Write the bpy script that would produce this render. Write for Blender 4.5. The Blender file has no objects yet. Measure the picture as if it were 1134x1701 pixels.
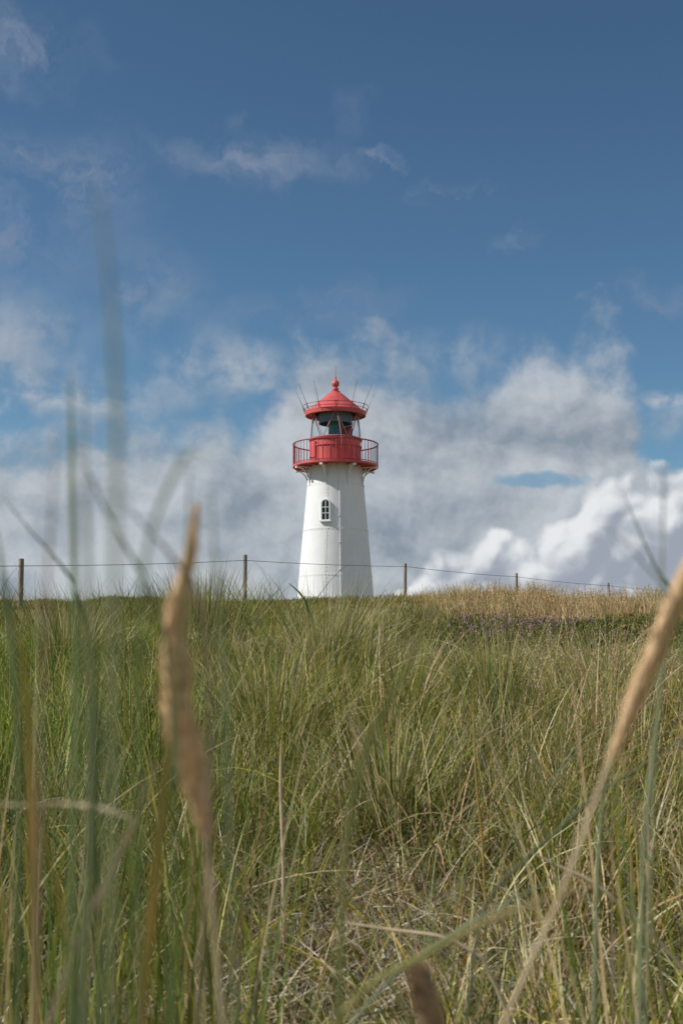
import bpy, bmesh, math, random
import numpy as np
from mathutils import Vector, Matrix, noise as mnoise
R = math.radians
random.seed(7); rng = np.random.default_rng(11)
scene = bpy.context.scene
COL = scene.collection

# ------------------------------------------------------------------ camera
FPX, PITCH, EZ = 2126.0, math.atan((1110-850.5)/2126.0), 1.0
cam_d = bpy.data.cameras.new('camera'); cam = bpy.data.objects.new('camera', cam_d); COL.objects.link(cam)
cam.location = (0, 0, EZ); cam.rotation_euler = (R(90)+PITCH, 0, 0)
cam_d.sensor_fit = 'VERTICAL'; cam_d.sensor_height = 36; cam_d.lens = 45
cam_d.clip_start = 0.02; cam_d.clip_end = 5000
cam_d.dof.use_dof = True; cam_d.dof.focus_distance = 14; cam_d.dof.aperture_fstop = 8.5
scene.camera = cam
scene.view_settings.view_transform = 'Standard'; scene.view_settings.look = 'None'
scene.view_settings.exposure = 0; scene.view_settings.gamma = 1
scene.render.engine = 'CYCLES'
scene.cycles.max_bounces = 6; scene.cycles.transparent_max_bounces = 12

def azel(px, py):
    x = (px-567)/FPX; y = (850.5-py)/FPX
    wy = math.cos(PITCH)-y*math.sin(PITCH); wz = math.sin(PITCH)+y*math.cos(PITCH)
    return math.atan2(x, wy), math.atan2(wz, math.hypot(x, wy))
def at(px, py, Y):
    x = (px-567)/FPX; y = (850.5-py)/FPX
    wy = math.cos(PITCH)-y*math.sin(PITCH); wz = math.sin(PITCH)+y*math.cos(PITCH)
    return Vector((x/wy*Y, Y, EZ+wz/wy*Y))

# ------------------------------------------------------------------ sun
SUN_EL, SUN_OFF = R(42), R(7)
sd = Vector((-math.cos(SUN_EL)*math.cos(SUN_OFF), -math.cos(SUN_EL)*math.sin(SUN_OFF), math.sin(SUN_EL)))
sun_d = bpy.data.lights.new('sun', 'SUN'); sun_d.energy = 5.0; sun_d.angle = R(0.6); sun_d.color = (1, 0.955, 0.895)
sun = bpy.data.objects.new('sun', sun_d); COL.objects.link(sun)
sun.rotation_euler = sd.to_track_quat('Z', 'Y').to_euler(); sun.location = (0, 0, 50)

# ------------------------------------------------------------------ sky with clouds
world = bpy.data.worlds.new('World'); scene.world = world; world.use_nodes = True
wt = world.node_tree; wt.nodes.clear()
def nd(t, **kw):
    n = wt.nodes.new(t)
    for k, v in kw.items(): setattr(n, k, v)
    return n
def put(sock, v):
    if isinstance(v, bpy.types.NodeSocket): wt.links.new(v, sock)
    else: sock.default_value = v
def M(op, a, b=0.0, c=None, clamp=False):
    n = nd('ShaderNodeMath', operation=op, use_clamp=clamp); put(n.inputs[0], a); put(n.inputs[1], b)
    if c is not None: put(n.inputs[2], c)
    return n.outputs[0]
def V(op, a, b=(0, 0, 0)):
    n = nd('ShaderNodeVectorMath', operation=op); put(n.inputs[0], a); put(n.inputs[1], b)
    return n.outputs['Value'] if op in ('LENGTH', 'DOT_PRODUCT') else n.outputs[0]
def SS(x, lo, hi, a=0.0, b=1.0):
    n = nd('ShaderNodeMapRange', interpolation_type='SMOOTHSTEP'); put(n.inputs[0], x)
    n.inputs[1].default_value = lo; n.inputs[2].default_value = hi; n.inputs[3].default_value = a; n.inputs[4].default_value = b
    return n.outputs[0]
def NZ(vec, scale, detail=4, rough=.5, lac=2.0):
    n = nd('ShaderNodeTexNoise', noise_dimensions='2D'); put(n.inputs['Vector'], vec)
    n.inputs['Scale'].default_value = scale; n.inputs['Detail'].default_value = detail
    n.inputs['Roughness'].default_value = rough; n.inputs['Lacunarity'].default_value = lac
    return n.outputs[0], n.outputs[1]
def MIX(f, a, b):
    n = nd('ShaderNodeMix', data_type='RGBA'); put(n.inputs[0], f); put(n.inputs[6], a); put(n.inputs[7], b)
    return n.outputs[2]
def CURVE(x, pts):
    n = nd('ShaderNodeFloatCurve'); put(n.inputs['Value'], x)
    c = n.mapping.curves[0]
    c.points[0].location = pts[0]; c.points[1].location = pts[-1]
    for p in pts[1:-1]: c.points.new(*p)
    n.mapping.update()
    return n.outputs[0]
sky = nd('ShaderNodeTexSky', sky_type='NISHITA'); sky.sun_disc = False
sky.sun_elevation = SUN_EL; sky.sun_rotation = -(R(90)+SUN_OFF); sky.altitude = 0; sky.air_density = 1.0; sky.dust_density = 0.6; sky.ozone_density = 1.6
tc = nd('ShaderNodeTexCoord'); sep = nd('ShaderNodeSeparateXYZ'); put(sep.inputs[0], tc.outputs['Generated'])
az = M('ARCTAN2', sep.outputs[0], sep.outputs[1]); el = M('ARCSINE', sep.outputs[2])
cmb = nd('ShaderNodeCombineXYZ'); put(cmb.inputs[0], az); put(cmb.inputs[1], el)
P = cmb.outputs[0]
wc = NZ(P, 9, 4, .55)[1]
W1 = V('MULTIPLY', V('SUBTRACT', wc, (.5, .5, .5)), (.05, .05, 0))
PW = V('ADD', P, W1)
s2 = nd('ShaderNodeSeparateXYZ'); put(s2.inputs[0], PW)
azn = M('MULTIPLY_ADD', s2.outputs[0], 1/.6, .5)
def outline(pts):
    o = []
    for px, py in pts:
        a, e = azel(px, py); o.append(((a+.3)/.6, e/.5))
    return CURVE(azn, o)
# --- soft cloud deck
def blob(px, py, rx, ry, vec=None):
    vec = PW if vec is None else vec
    a, e = azel(px, py)
    L = V('LENGTH', V('MULTIPLY', V('SUBTRACT', vec, (a, e, 0)), (FPX/rx, FPX/ry, 0)))
    return SS(L, 0, 1, 1, 0)
def SUM(xs):
    r = xs[0]
    for x in xs[1:]: r = M('ADD', r, x)
    return r
def BL(lst, vec=None): return SUM([M('MULTIPLY', blob(a, b, c, d, vec), e) for a, b, c, d, e in lst])
HA = M('MULTIPLY', outline([(-60, 705), (60, 700), (200, 700), (330, 695), (420, 675), (460, 630), (490, 590), (530, 570), (600, 585), (680, 605), (740, 625), (800, 622), (850, 590), (890, 570), (950, 562), (1010, 568), (1045, 620), (1085, 710), (1115, 765), (1150, 790)]), .5)
nA = NZ(PW, 13, 8, .58)[0]
nL = NZ(V('MULTIPLY', PW, (1, 1.9, 1)), 8, 7, .55)[0]
dA = M('SUBTRACT', HA, s2.outputs[1])
nE = NZ(V('ADD', P, V('MULTIPLY', W1, (.5, .5, 0))), 22, 8, .56)[0]      # small scale fringe of the deck
dE = M('ADD', dA, M('MULTIPLY_ADD', nE, .11, -.055))
alphaA = M('MULTIPLY', SS(dE, -.016, .036), SS(dA, -.005, .055, .70, 1.0))
veil = M('MULTIPLY', BL([(390, 610, 190, 85, .85), (110, 660, 300, 75, .85), (20, 570, 160, 120, .6), (1120, 700, 70, 70, .55), (230, 500, 160, 120, .25), (760, 590, 160, 60, .45), (1110, 655, 90, 24, .9)]), SS(nE, .30, .62))
alphaA = M('MAXIMUM', alphaA, M('MULTIPLY', veil, .9, clamp=True))
hole = BL([(905, 812, 170, 25, 1.0), (722, 888, 70, 22, .8), (700, 808, 70, 18, .35), (590, 805, 60, 25, .15), (40, 690, 90, 20, .2)])
alphaA = M('MULTIPLY', alphaA, M('SUBTRACT', 1, SS(M('MULTIPLY', hole, M('MULTIPLY_ADD', nA, 4.0, -1.0)), .30, 1.0, 0, .75), clamp=True))
relA = M('SUBTRACT', nE, NZ(V('ADD', V('ADD', P, V('MULTIPLY', W1, (.5, .5, 0))), (-.007, .009, 0)), 22, 8, .56)[0])
bright = SUM([M('MULTIPLY_ADD', nL, 1.7, -.27), M('MULTIPLY', relA, 1.4),
    BL([(940, 620, 150, 110, .30), (560, 600, 90, 60, .1), (210, 945, 320, 75, .5), (300, 790, 330, 80, .12), (640, 810, 260, 60, .22), (800, 770, 260, 60, .15), (620, 960, 160, 60, .35),
        (410, 850, 75, 80, -.50), (340, 640, 150, 90, -.30), (740, 680, 150, 60, -.34), (840, 700, 80, 60, -.15), (960, 730, 190, 60, -.34), (90, 870, 220, 60, -.22), (655, 900, 60, 50, -.35)])])
bright = M('ADD', bright, 0, clamp=True)
cA = MIX(bright, (.25, .30, .36, 1), (.53, .565, .605, 1))
# --- billowing cumulus low on the right
wv = NZ(P, 30, 3, .5)[1]
PC = V('ADD', V('ADD', P, V('MULTIPLY', W1, (.22, .22, 0))), V('MULTIPLY', V('SUBTRACT', wv, (.5, .5, .5)), (.014, .014, 0)))
def VO(vec, sc):
    v = nd('ShaderNodeTexVoronoi', feature='SMOOTH_F1', voronoi_dimensions='2D'); put(v.inputs['Vector'], vec); v.inputs['Scale'].default_value = sc; v.inputs['Smoothness'].default_value = .35
    return v.outputs['Distance']
def bil(vec): return SUM([M('MULTIPLY', VO(vec, 24), .62), M('MULTIPLY', VO(vec, 60), .27), M('MULTIPLY', NZ(vec, 70, 5, .6)[0], .17)])
b0 = bil(PC); b1 = bil(V('ADD', PC, (-.0045, .0065, 0)))
s3 = nd('ShaderNodeSeparateXYZ'); put(s3.inputs[0], PC)
azn = M('MULTIPLY_ADD', s3.outputs[0], 1/.6, .5)
HB = M('MULTIPLY', outline([(480, 1050), (560, 990), (640, 965), (685, 935), (715, 908), (752, 884), (807, 880), (867, 893), (919, 880), (947, 857), (977, 826), (1000, 800), (1037, 775), (1070, 788), (1117, 775), (1150, 762)]), .5)
dB = M('ADD', M('SUBTRACT', HB, s3.outputs[1]), M('MULTIPLY_ADD', b0, -.045, .018))
soft = BL([(700, 960, 120, 90, .010), (800, 890, 60, 40, .003)])
alphaB = SS(M('ADD', dB, M('MULTIPLY', blob(640, 960, 130, 110), -.006)), -.004, .0105)
nS = NZ(PC, 13, 4, .5)[0]
lit = SUM([SS(dB, .010, .052, .62, .10), M('MULTIPLY', M('SUBTRACT', b1, b0), 1.75), M('MULTIPLY', b0, -.55), M('MULTIPLY_ADD', nS, 1.3, -.42),
    BL([(790, 915, 95, 40, .30), (905, 925, 80, 40, .28), (960, 860, 60, 50, .25), (1015, 810, 45, 40, .35), (1110, 890, 70, 45, .28), (1100, 830, 70, 45, -.35), (835, 955, 55, 35, -.25), (1000, 950, 90, 40, -.12)])])
lit = SS(lit, -.05, 1.05)
cB = MIX(lit, (.33, .37, .44, 1), (.80, .82, .84, 1))
# --- thin high wisps
PV = V('ADD', P, V('MULTIPLY', V('SUBTRACT', NZ(P, 14, 5, .6)[1], (.5, .5, .5)), (.12, .07, 0)))
nW = NZ(V('MULTIPLY', PV, (1, 1.6, 1)), 15, 8, .60)[0]
wl = [(20, 70, 190, 90, .9), (130, 330, 200, 160, .4), (440, 275, 230, 60, .95), (370, 205, 60, 34, .5), (640, 254, 80, 18, 1.0), (80, 300, 160, 90, .75), (20, 400, 130, 90, .7), (225, 500, 50, 32, .8), (735, 330, 120, 42, .65), (870, 402, 80, 24, .5),
      (1090, 490, 110, 34, .6), (520, 505, 240, 60, .55), (10, 540, 110, 110, .8), (245, 450, 70, 44, .45), (1020, 218, 60, 20, .3), (590, 195, 70, 60, .3)]
mw = BL(wl, PV)
gen = SS(M('ABSOLUTE', az), .33, .8, 0, .8)      # more cloud beyond the stretch the photograph shows
alphaW = M('MULTIPLY', M('ADD', mw, gen), SS(nW, .30, .68), clamp=True)
# --- lay together
hi = SS(el, .0, .62, 1.06, .80)
cmb2 = V('MULTIPLY', sky.outputs[0], (.056, .0765, .086))
vs_ = nd('ShaderNodeVectorMath', operation='SCALE'); put(vs_.inputs[0], cmb2); put(vs_.inputs[3], hi); cmb2 = vs_.outputs[0]
c1 = MIX(M('MULTIPLY', alphaW, .85, clamp=True), cmb2, (.225, .28, .385, 1))
c2 = MIX(M('MULTIPLY', alphaA, .96), c1, cA)
c3 = MIX(alphaB, c2, cB)
bg = nd('ShaderNodeBackground'); put(bg.inputs[0], c3); bg.inputs[1].default_value = 1.0
wo = nd('ShaderNodeOutputWorld'); wt.links.new(bg.outputs[0], wo.inputs[0])
world.cycles.sampling_method = 'MANUAL'; world.cycles.sample_map_resolution = 512

# ------------------------------------------------------------------ materials
MATS = {}
def mat(name, col, rough=.6, metal=0, var=0.0, vscale=3.0, bump=0.0, bscale=20, spec=.5, col2=None):
    m = bpy.data.materials.new(name); m.use_nodes = True; t = m.node_tree; b = t.nodes['Principled BSDF']
    b.inputs['Base Color'].default_value = (*col, 1); b.inputs['Roughness'].default_value = rough; b.inputs['Metallic'].default_value = metal
    b.inputs['Specular IOR Level'].default_value = spec
    tc = t.nodes.new('ShaderNodeTexCoord')
    if var > 0:
        n = t.nodes.new('ShaderNodeTexNoise'); n.inputs['Scale'].default_value = vscale; n.inputs['Detail'].default_value = 6; n.inputs['Roughness'].default_value = .6
        t.links.new(tc.outputs['Object'], n.inputs['Vector'])
        r = t.nodes.new('ShaderNodeValToRGB'); t.links.new(n.outputs[0], r.inputs[0])
        c2 = col2 or tuple(c*(1-var) for c in col)
        r.color_ramp.elements[0].position = .35; r.color_ramp.elements[0].color = (*c2, 1)
        r.color_ramp.elements[1].position = .65; r.color_ramp.elements[1].color = (*col, 1)
        t.links.new(r.outputs[0], b.inputs['Base Color'])
    if bump > 0:
        n = t.nodes.new('ShaderNodeTexNoise'); n.inputs['Scale'].default_value = bscale; n.inputs['Detail'].default_value = 4
        t.links.new(tc.outputs['Object'], n.inputs['Vector'])
        bp = t.nodes.new('ShaderNodeBump'); bp.inputs['Strength'].default_value = bump; bp.inputs['Distance'].default_value = .02
        t.links.new(n.outputs[0], bp.inputs['Height']); t.links.new(bp.outputs[0], b.inputs['Normal'])
    MATS[name] = m; return m
WHITE = mat('white_paint', (.80, .80, .79), .5, var=.07, vscale=1.2, bump=.15, bscale=3)
def weather(m):                       # faint vertical weather streaks in the paint
    t = m.node_tree; b = t.nodes['Principled BSDF']; src = b.inputs['Base Color'].links[0].from_socket
    tc = t.nodes.new('ShaderNodeTexCoord'); mp = t.nodes.new('ShaderNodeMapping'); mp.inputs['Scale'].default_value = (9, 9, .5)
    n = t.nodes.new('ShaderNodeTexNoise'); n.inputs['Scale'].default_value = 1; n.inputs['Detail'].default_value = 5
    t.links.new(tc.outputs['Object'], mp.inputs[0]); t.links.new(mp.outputs[0], n.inputs['Vector'])
    r = t.nodes.new('ShaderNodeValToRGB'); r.color_ramp.elements[0].position = .5; r.color_ramp.elements[0].color = (1, 1, 1, 1); r.color_ramp.elements[1].position = .8; r.color_ramp.elements[1].color = (.93, .92, .90, 1)
    mx = t.nodes.new('ShaderNodeMix'); mx.data_type = 'RGBA'; mx.blend_type = 'MULTIPLY'; mx.inputs[0].default_value = 1
    t.links.new(n.outputs[0], r.inputs[0]); t.links.new(src, mx.inputs[6]); t.links.new(r.outputs[0], mx.inputs[7]); t.links.new(mx.outputs[2], b.inputs['Base Color'])
weather(WHITE)
RED = mat('red_paint', (.62, .105, .095), .5, var=.25, vscale=1.4, col2=(.50, .075, .075)); weather(RED)
REDD = mat('red_rail_paint', (.36, .045, .055), .5, var=.2, vscale=4)
STEEL = mat('dull_steel', (.20, .12, .12), .5, .3, var=.2)
WIREM = mat('wire_steel', (.10, .10, .10), .6, .6)
CONC = mat('concrete', (.50, .49, .46), .9, var=.2, vscale=3, bump=.3)
CURT = mat('blue_grey_blind', (.20, .28, .37), .8, var=.2)
LENS = mat('lens_green', (.20, .42, .43), .12, spec=.8, var=.5, vscale=5, col2=(.10, .26, .30))
REDGL = mat('red_lantern_screen', (.80, .08, .12), .4)
DARKGL = mat('dark_window_glass', (.015, .018, .022), .15)
WOOD = mat('weathered_wood', (.30, .255, .205), .9, var=.5, vscale=5, col2=(.15, .12, .095))
def wood_grain():
    t = WOOD.node_tree; b = t.nodes['Principled BSDF']
    for n in t.nodes:
        if n.type == 'TEX_NOISE':
            mp = t.nodes.new('ShaderNodeMapping'); mp.inputs['Scale'].default_value = (8, 8, .8)
            t.links.new(n.inputs['Vector'].links[0].from_socket, mp.inputs[0]); t.links.new(mp.outputs[0], n.inputs['Vector']); break
wood_grain()
def glass_mat():
    m = bpy.data.materials.new('lantern_glass'); m.use_nodes = True; t = m.node_tree; t.nodes.clear()
    o = t.nodes.new('ShaderNodeOutputMaterial'); tr = t.nodes.new('ShaderNodeBsdfTransparent'); tr.inputs[0].default_value = (.92, .96, .96, 1)
    g = t.nodes.new('ShaderNodeBsdfGlossy'); g.inputs['Roughness'].default_value = .03
    f0 = t.nodes.new('ShaderNodeLayerWeight'); f0.inputs[0].default_value = .3; f = t.nodes.new('ShaderNodeMath'); f.operation = 'POWER'; f.inputs[1].default_value = 2.5
    t.links.new(f0.outputs['Facing'], f.inputs[0]); mx = t.nodes.new('ShaderNodeMixShader')
    t.links.new(f.outputs[0], mx.inputs[0]); t.links.new(tr.outputs[0], mx.inputs[1]); t.links.new(g.outputs[0], mx.inputs[2]); t.links.new(mx.outputs[0], o.inputs[0])
    return m
GLASS = glass_mat()
def leaf_mat(name, transl=.3, rough=.55, spec=.35):
    m = bpy.data.materials.new(name); m.use_nodes = True; t = m.node_tree; b = t.nodes['Principled BSDF']; o = t.nodes['Material Output']
    a = t.nodes.new('ShaderNodeAttribute'); a.attribute_name = 'tint'
    t.links.new(a.outputs['Color'], b.inputs['Base Color']); b.inputs['Roughness'].default_value = rough; b.inputs['Specular IOR Level'].default_value = spec
    tl = t.nodes.new('ShaderNodeBsdfTranslucent'); t.links.new(a.outputs['Color'], tl.inputs[0])
    mx = t.nodes.new('ShaderNodeMixShader'); mx.inputs[0].default_value = transl
    t.links.new(b.outputs[0], mx.inputs[1]); t.links.new(tl.outputs[0], mx.inputs[2]); t.links.new(mx.outputs[0], o.inputs[0])
    return m
LEAF = leaf_mat('grass_blade', .36, .5, .22); STRAW = leaf_mat('dry_straw', .2, .7, .2); HEATH = leaf_mat('heath_leaf', .2, .7, .2)

# ------------------------------------------------------------------ helpers
def tag(o, label=None, cat=None, group=None, kind=None):
    for k, v in (('label', label), ('category', cat), ('group', group), ('kind', kind)):
        if v: o[k] = v
    return o
def empty(name, loc, label, cat, group=None):
    o = bpy.data.objects.new(name, None); COL.objects.link(o); o.location = loc; o.empty_display_size = .2
    return tag(o, label, cat, group)
class MB:
    def __init__(s): s.v = []; s.f = []
    def add(s, vs, fs):
        n = len(s.v); s.v += [tuple(v) for v in vs]; s.f += [tuple(i+n for i in f) for f in fs]; return s
    def box(s, c, size, rot=None):
        c = Vector(c); x, y, z = [k/2 for k in size]
        vs = [Vector((a*x, b*y, d*z)) for a in (-1, 1) for b in (-1, 1) for d in (-1, 1)]
        if rot: vs = [rot @ v for v in vs]
        return s.add([v+c for v in vs], [(0, 1, 3, 2), (4, 6, 7, 5), (0, 4, 5, 1), (2, 3, 7, 6), (0, 2, 6, 4), (1, 5, 7, 3)])
    def lathe(s, prof, n=64, closed=False, a0=0, a1=2*math.pi):
        full = abs(a1-a0-2*math.pi) < 1e-6; m = n if full else n+1; vs = []; fs = []
        for k in range(m):
            a = a0+(a1-a0)*k/n
            for r, z in prof: vs.append((r*math.sin(a), -r*math.cos(a), z))
        L = len(prof)
        for k in range(n):
            k2 = (k+1) % m
            for i in range(L if closed else L-1):
                j = (i+1) % L; fs.append((k*L+i, k2*L+i, k2*L+j, k*L+j))
        return s.add(vs, fs)
    def sweep(s, pts, rad, n=8, flat=1.0, flatdir=None, cap=True, closed=False):
        pts = [Vector(p) for p in pts]; N = len(pts)
        if not hasattr(rad, '__len__'): rad = [rad]*N
        vs = []; fs = []; prev = None
        for i, p in enumerate(pts):
            t = (pts[(i+1) % N]-pts[i-1]) if closed else (pts[min(i+1, N-1)]-pts[max(i-1, 0)]); t.normalize()
            if flatdir is not None: u = Vector(flatdir)-t*t.dot(Vector(flatdir))
            elif prev is not None: u = prev-t*t.dot(prev)
            else: u = Vector((1, 0, 0)) if abs(t.x) < .8 else Vector((0, 1, 0)); u = u-t*t.dot(u)
            u.normalize(); prev = u; w = t.cross(u)
            for k in range(n):
                a = 2*math.pi*(k+.5)/n; vs.append(p+(u*math.cos(a)+w*math.sin(a)*flat)*rad[i])
        for i in range(N if closed else N-1):
            j = (i+1) % N
            for k in range(n): fs.append((i*n+k, i*n+(k+1) % n, j*n+(k+1) % n, j*n+k))
        if cap and not closed: fs.append(tuple(range(n))[::-1]); fs.append(tuple((N-1)*n+k for k in range(n)))
        return s.add(vs, fs)
    def build(s, name, m, parent=None, smooth=None, loc=None):
        me = bpy.data.meshes.new(name); me.from_pydata(s.v, [], s.f); me.update()
        b = bmesh.new(); b.from_mesh(me); bmesh.ops.recalc_face_normals(b, faces=b.faces)
        if smooth is not None:
            for f in b.faces: f.smooth = True
            for e in b.edges:
                if len(e.link_faces) == 2 and e.calc_face_angle(0) > R(smooth): e.smooth = False
        b.to_mesh(me); b.free()
        me.materials.append(m); o = bpy.data.objects.new(name, me); COL.objects.link(o)
        if parent: o.parent = parent
        if loc: o.location = loc
        return o

# ------------------------------------------------------------------ terrain
KY = np.array([-60, -10, 0, 3, 5, 8, 11, 15, 19, 23, 27, 31, 36, 41, 46, 53, 59, 64, 72, 95, 140, 220, 500, 3000.])
KZ = np.array([-1.6, -1.1, -1.0, -.86, -.70, -.38, -.06, .30, .68, 1.05, 1.36, 1.50, 1.66, 1.80, 1.92, 2.5, 2.95, 3.08, 3.0, 1.2, -2.2, -4, -5, -5])
def smooth_prof():
    ys = np.linspace(-60, 260, 1281); z = np.interp(ys, KY, KZ); k = np.hanning(17); k /= k.sum()
    zp = np.pad(z, 8, mode='edge'); return ys, np.convolve(zp, k, 'valid')
PY, PZ = smooth_prof()
_ph = rng.uniform(0, 6.28, (14, 3)); _fr = rng.uniform(.25, 2.2, (14,))
def hgt(X, Y):
    X = np.asarray(X, float); Y = np.asarray(Y, float)
    z = np.where(Y < 255, np.interp(Y, PY, PZ), np.interp(Y, KY, KZ))
    b = np.zeros(np.broadcast(X, Y).shape)
    for (a, c, d), f in zip(_ph, _fr): b = b+np.sin(X*f*math.cos(a)+Y*f*math.sin(a)+c)*(.045/(.5+f))
    b = b*np.clip(np.abs(Y)/4, .3, 1)
    z = z+b
    z = z+.055*(np.sin(X*1.7+Y*.5+1)+.7*np.sin(X*2.9-Y*.4+2.2)+.5*np.sin(X*5.1+Y))*np.exp(-((Y-27)/6)**2)
    z = z-.12*np.exp(-((X+5)/3)**2-((Y-25)/6)**2)                      # slight dip left
    z = z+.15*np.exp(-((X-3.3)/1.7)**2-((Y-26)/3.2)**2)-.16*np.exp(-((X-6.6)/2)**2-((Y-29)/3)**2)   # sandy rise on the right
    z = z-np.clip(np.abs(X)-30, 0, 400)*.02
    return z+EZ
def terrain():
    def axis(c, near, far, n1, n2):
        a = np.linspace(0, near, n1); b = near*(far/near)**(np.linspace(0, 1, n2)[1:]); p = np.concatenate([a, b]); return np.concatenate([-p[:0:-1], p])+c
    xs = axis(0, 16, 2500, 100, 40); ys = axis(20, 45, 3000, 230, 36)
    X, Y = np.meshgrid(xs, ys); Z = hgt(X, Y)
    n, m = X.shape; v = np.stack([X, Y, Z], -1).reshape(-1, 3)
    i = np.arange((n-1)*m).reshape(n-1, m)[:, :-1].ravel()
    f = np.stack([i, i+1, i+m+1, i+m], -1)
    me = bpy.data.meshes.new('dune_ground'); me.from_pydata(v.tolist(), [], f.tolist()); me.update()
    me.polygons.foreach_set('use_smooth', [True]*len(me.polygons))
    m_ = mat('dune_soil', (.20, .17, .09), .95, var=.5, vscale=1.3, bump=.8, bscale=25, col2=(.09, .10, .035), spec=.1)
    me.materials.append(m_); o = bpy.data.objects.new('ground', me); COL.objects.link(o); tag(o, kind='structure')
terrain()

# ------------------------------------------------------------------ blades, many at once
def blades(root, L, th0, kap, phi, w, c0, c1, S=5, twist=None, tip=.0):
    """root (n,3); L length; th0 lean at base; kap extra bend; phi heading; w width; c0,c1 root/tip colours"""
    n = len(root); h = np.stack([np.cos(phi), np.sin(phi), np.zeros(n)], -1); up = np.array([0, 0, 1.])
    side0 = np.stack([-np.sin(phi), np.cos(phi), np.zeros(n)], -1)
    if twist is None: twist = rng.uniform(-1.3, 1.3, n)
    P = root.copy(); lv = []; cl = []
    for s in range(S+1):
        t = s/S; th = th0+kap*t**1.4
        T = h*np.sin(th)[:, None]+up*np.cos(th)[:, None]; Nn = np.cross(side0, T)
        sd_ = side0*np.cos(twist)[:, None]+Nn*np.sin(twist)[:, None]
        if s > 0: P = P+Tm*(L/S)[:, None]
        Tm = h*np.sin(th0+kap*((s+.5)/S)**1.4)[:, None]+up*np.cos(th0+kap*((s+.5)/S)**1.4)[:, None]
        c = c0+(c1-c0)*t**1.3
        if s < S:
            ww = (w*(1-t**2.2*(1-tip))*(.75+.25*min(1, t*4)))[:, None]*.5
            lv += [P-sd_*ww, P+sd_*ww]; cl += [c, c]
        else: lv += [P]; cl += [c]
    V_ = np.stack(lv, 1); C_ = np.stack(cl, 1); k = 2*S+1
    base = (np.arange(n)*k)[:, None]
    q = np.array([[2*s, 2*s+1, 2*s+3, 2*s+2] for s in range(S-1)]).reshape(-1) if S > 1 else np.zeros(0, int)
    quads = (base+q[None]).reshape(-1) if S > 1 else np.zeros(0, int)
    tri = (base+np.array([2*S-2, 2*S-1, 2*S])[None]).reshape(-1)
    return V_.reshape(-1, 3), C_.reshape(-1, 3), quads, tri
def build_strips(name, chunks, m, parent=None):
    Vs = []; Cs = []; Q = []; T = []; off = 0
    for v, c, q, t in chunks:
        Vs.append(v); Cs.append(c); Q.append(q+off); T.append(t+off); off += len(v)
    V_ = np.concatenate(Vs); C_ = np.concatenate(Cs); Q = np.concatenate(Q).astype(np.int32); T = np.concatenate(T).astype(np.int32)
    if parent is not None: V_ = V_-np.array(parent.location)
    me = bpy.data.meshes.new(name); me.vertices.add(len(V_)); me.vertices.foreach_set('co', V_.astype(np.float32).ravel())
    nq, nt = len(Q)//4, len(T)//3
    me.loops.add(len(Q)+len(T)); me.loops.foreach_set('vertex_index', np.concatenate([Q, T]))
    me.polygons.add(nq+nt); me.polygons.foreach_set('loop_start', np.concatenate([np.arange(nq)*4, nq*4+np.arange(nt)*3]).astype(np.int32))
    me.polygons.foreach_set('use_smooth', np.ones(nq+nt, bool))
    me.update(calc_edges=True)
    a = me.color_attributes.new('tint', 'FLOAT_COLOR', 'POINT')
    a.data.foreach_set('color', np.concatenate([np.clip(C_, 0, 1), np.ones((len(C_), 1))], 1).astype(np.float32).ravel())
    me.materials.append(m); o = bpy.data.objects.new(name, me); COL.objects.link(o)
    if parent is not None: o.parent = parent
    return o
A = lambda *c: np.array(c, float)
GREEN = A(.155, .196, .022); DEEP = A(.072, .102, .012); BLUE = A(.182, .226, .084); YEL = A(.40, .345, .045); OLIVE = A(.245, .205, .038)
STR = A(.66, .51, .28); GREY = A(.56, .49, .37); TAN = A(.46, .315, .18); PINK = A(.48, .32, .235); GOLD = A(.46, .34, .15); BROWN = A(.19, .115, .055); MOSS = A(.26, .24, .02)
def pick(n, pal, wts, jit=.22):
    wts = np.array(wts, float); wts /= wts.sum(); i = rng.choice(len(pal), n, p=wts); c = np.array(pal)[i]
    return np.clip(c*(1+rng.normal(0, jit, (n, 1)))*(1+rng.normal(0, .06, (n, 3))), .01, .8)
def wedge(n, y0, y1, k=.33, m=1.2, pw=1.0):
    Y = np.sqrt(rng.uniform(y0**2, y1**2, n)) if pw == 1 else y0+(y1-y0)*rng.uniform(0, 1, n)**pw
    X = rng.uniform(-1, 1, n)*(k*Y+m)
    return X, Y
def vnoise(X, Y, s, seed):
    r = np.random.default_rng(seed); o = np.zeros(len(X))
    for _ in range(7):
        a = r.uniform(0, 6.28); f = s*r.uniform(.6, 1.8); o += np.sin(X*f*math.cos(a)+Y*f*math.sin(a)+r.uniform(0, 6.28))
    return o/2.6                      # about -1..1
def rootz(X, Y, sink=.02): return np.stack([X, Y, hgt(X, Y)-sink], -1)
def uy(X, Y, z=0): return X/Y*FPX+567  # picture column used only for zone limits

WIND = R(150)
def heading(n, spread=1.0): return np.where(rng.random(n) < .45, WIND+rng.normal(0, .8*spread, n), rng.uniform(0, 2*math.pi, n))

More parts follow.
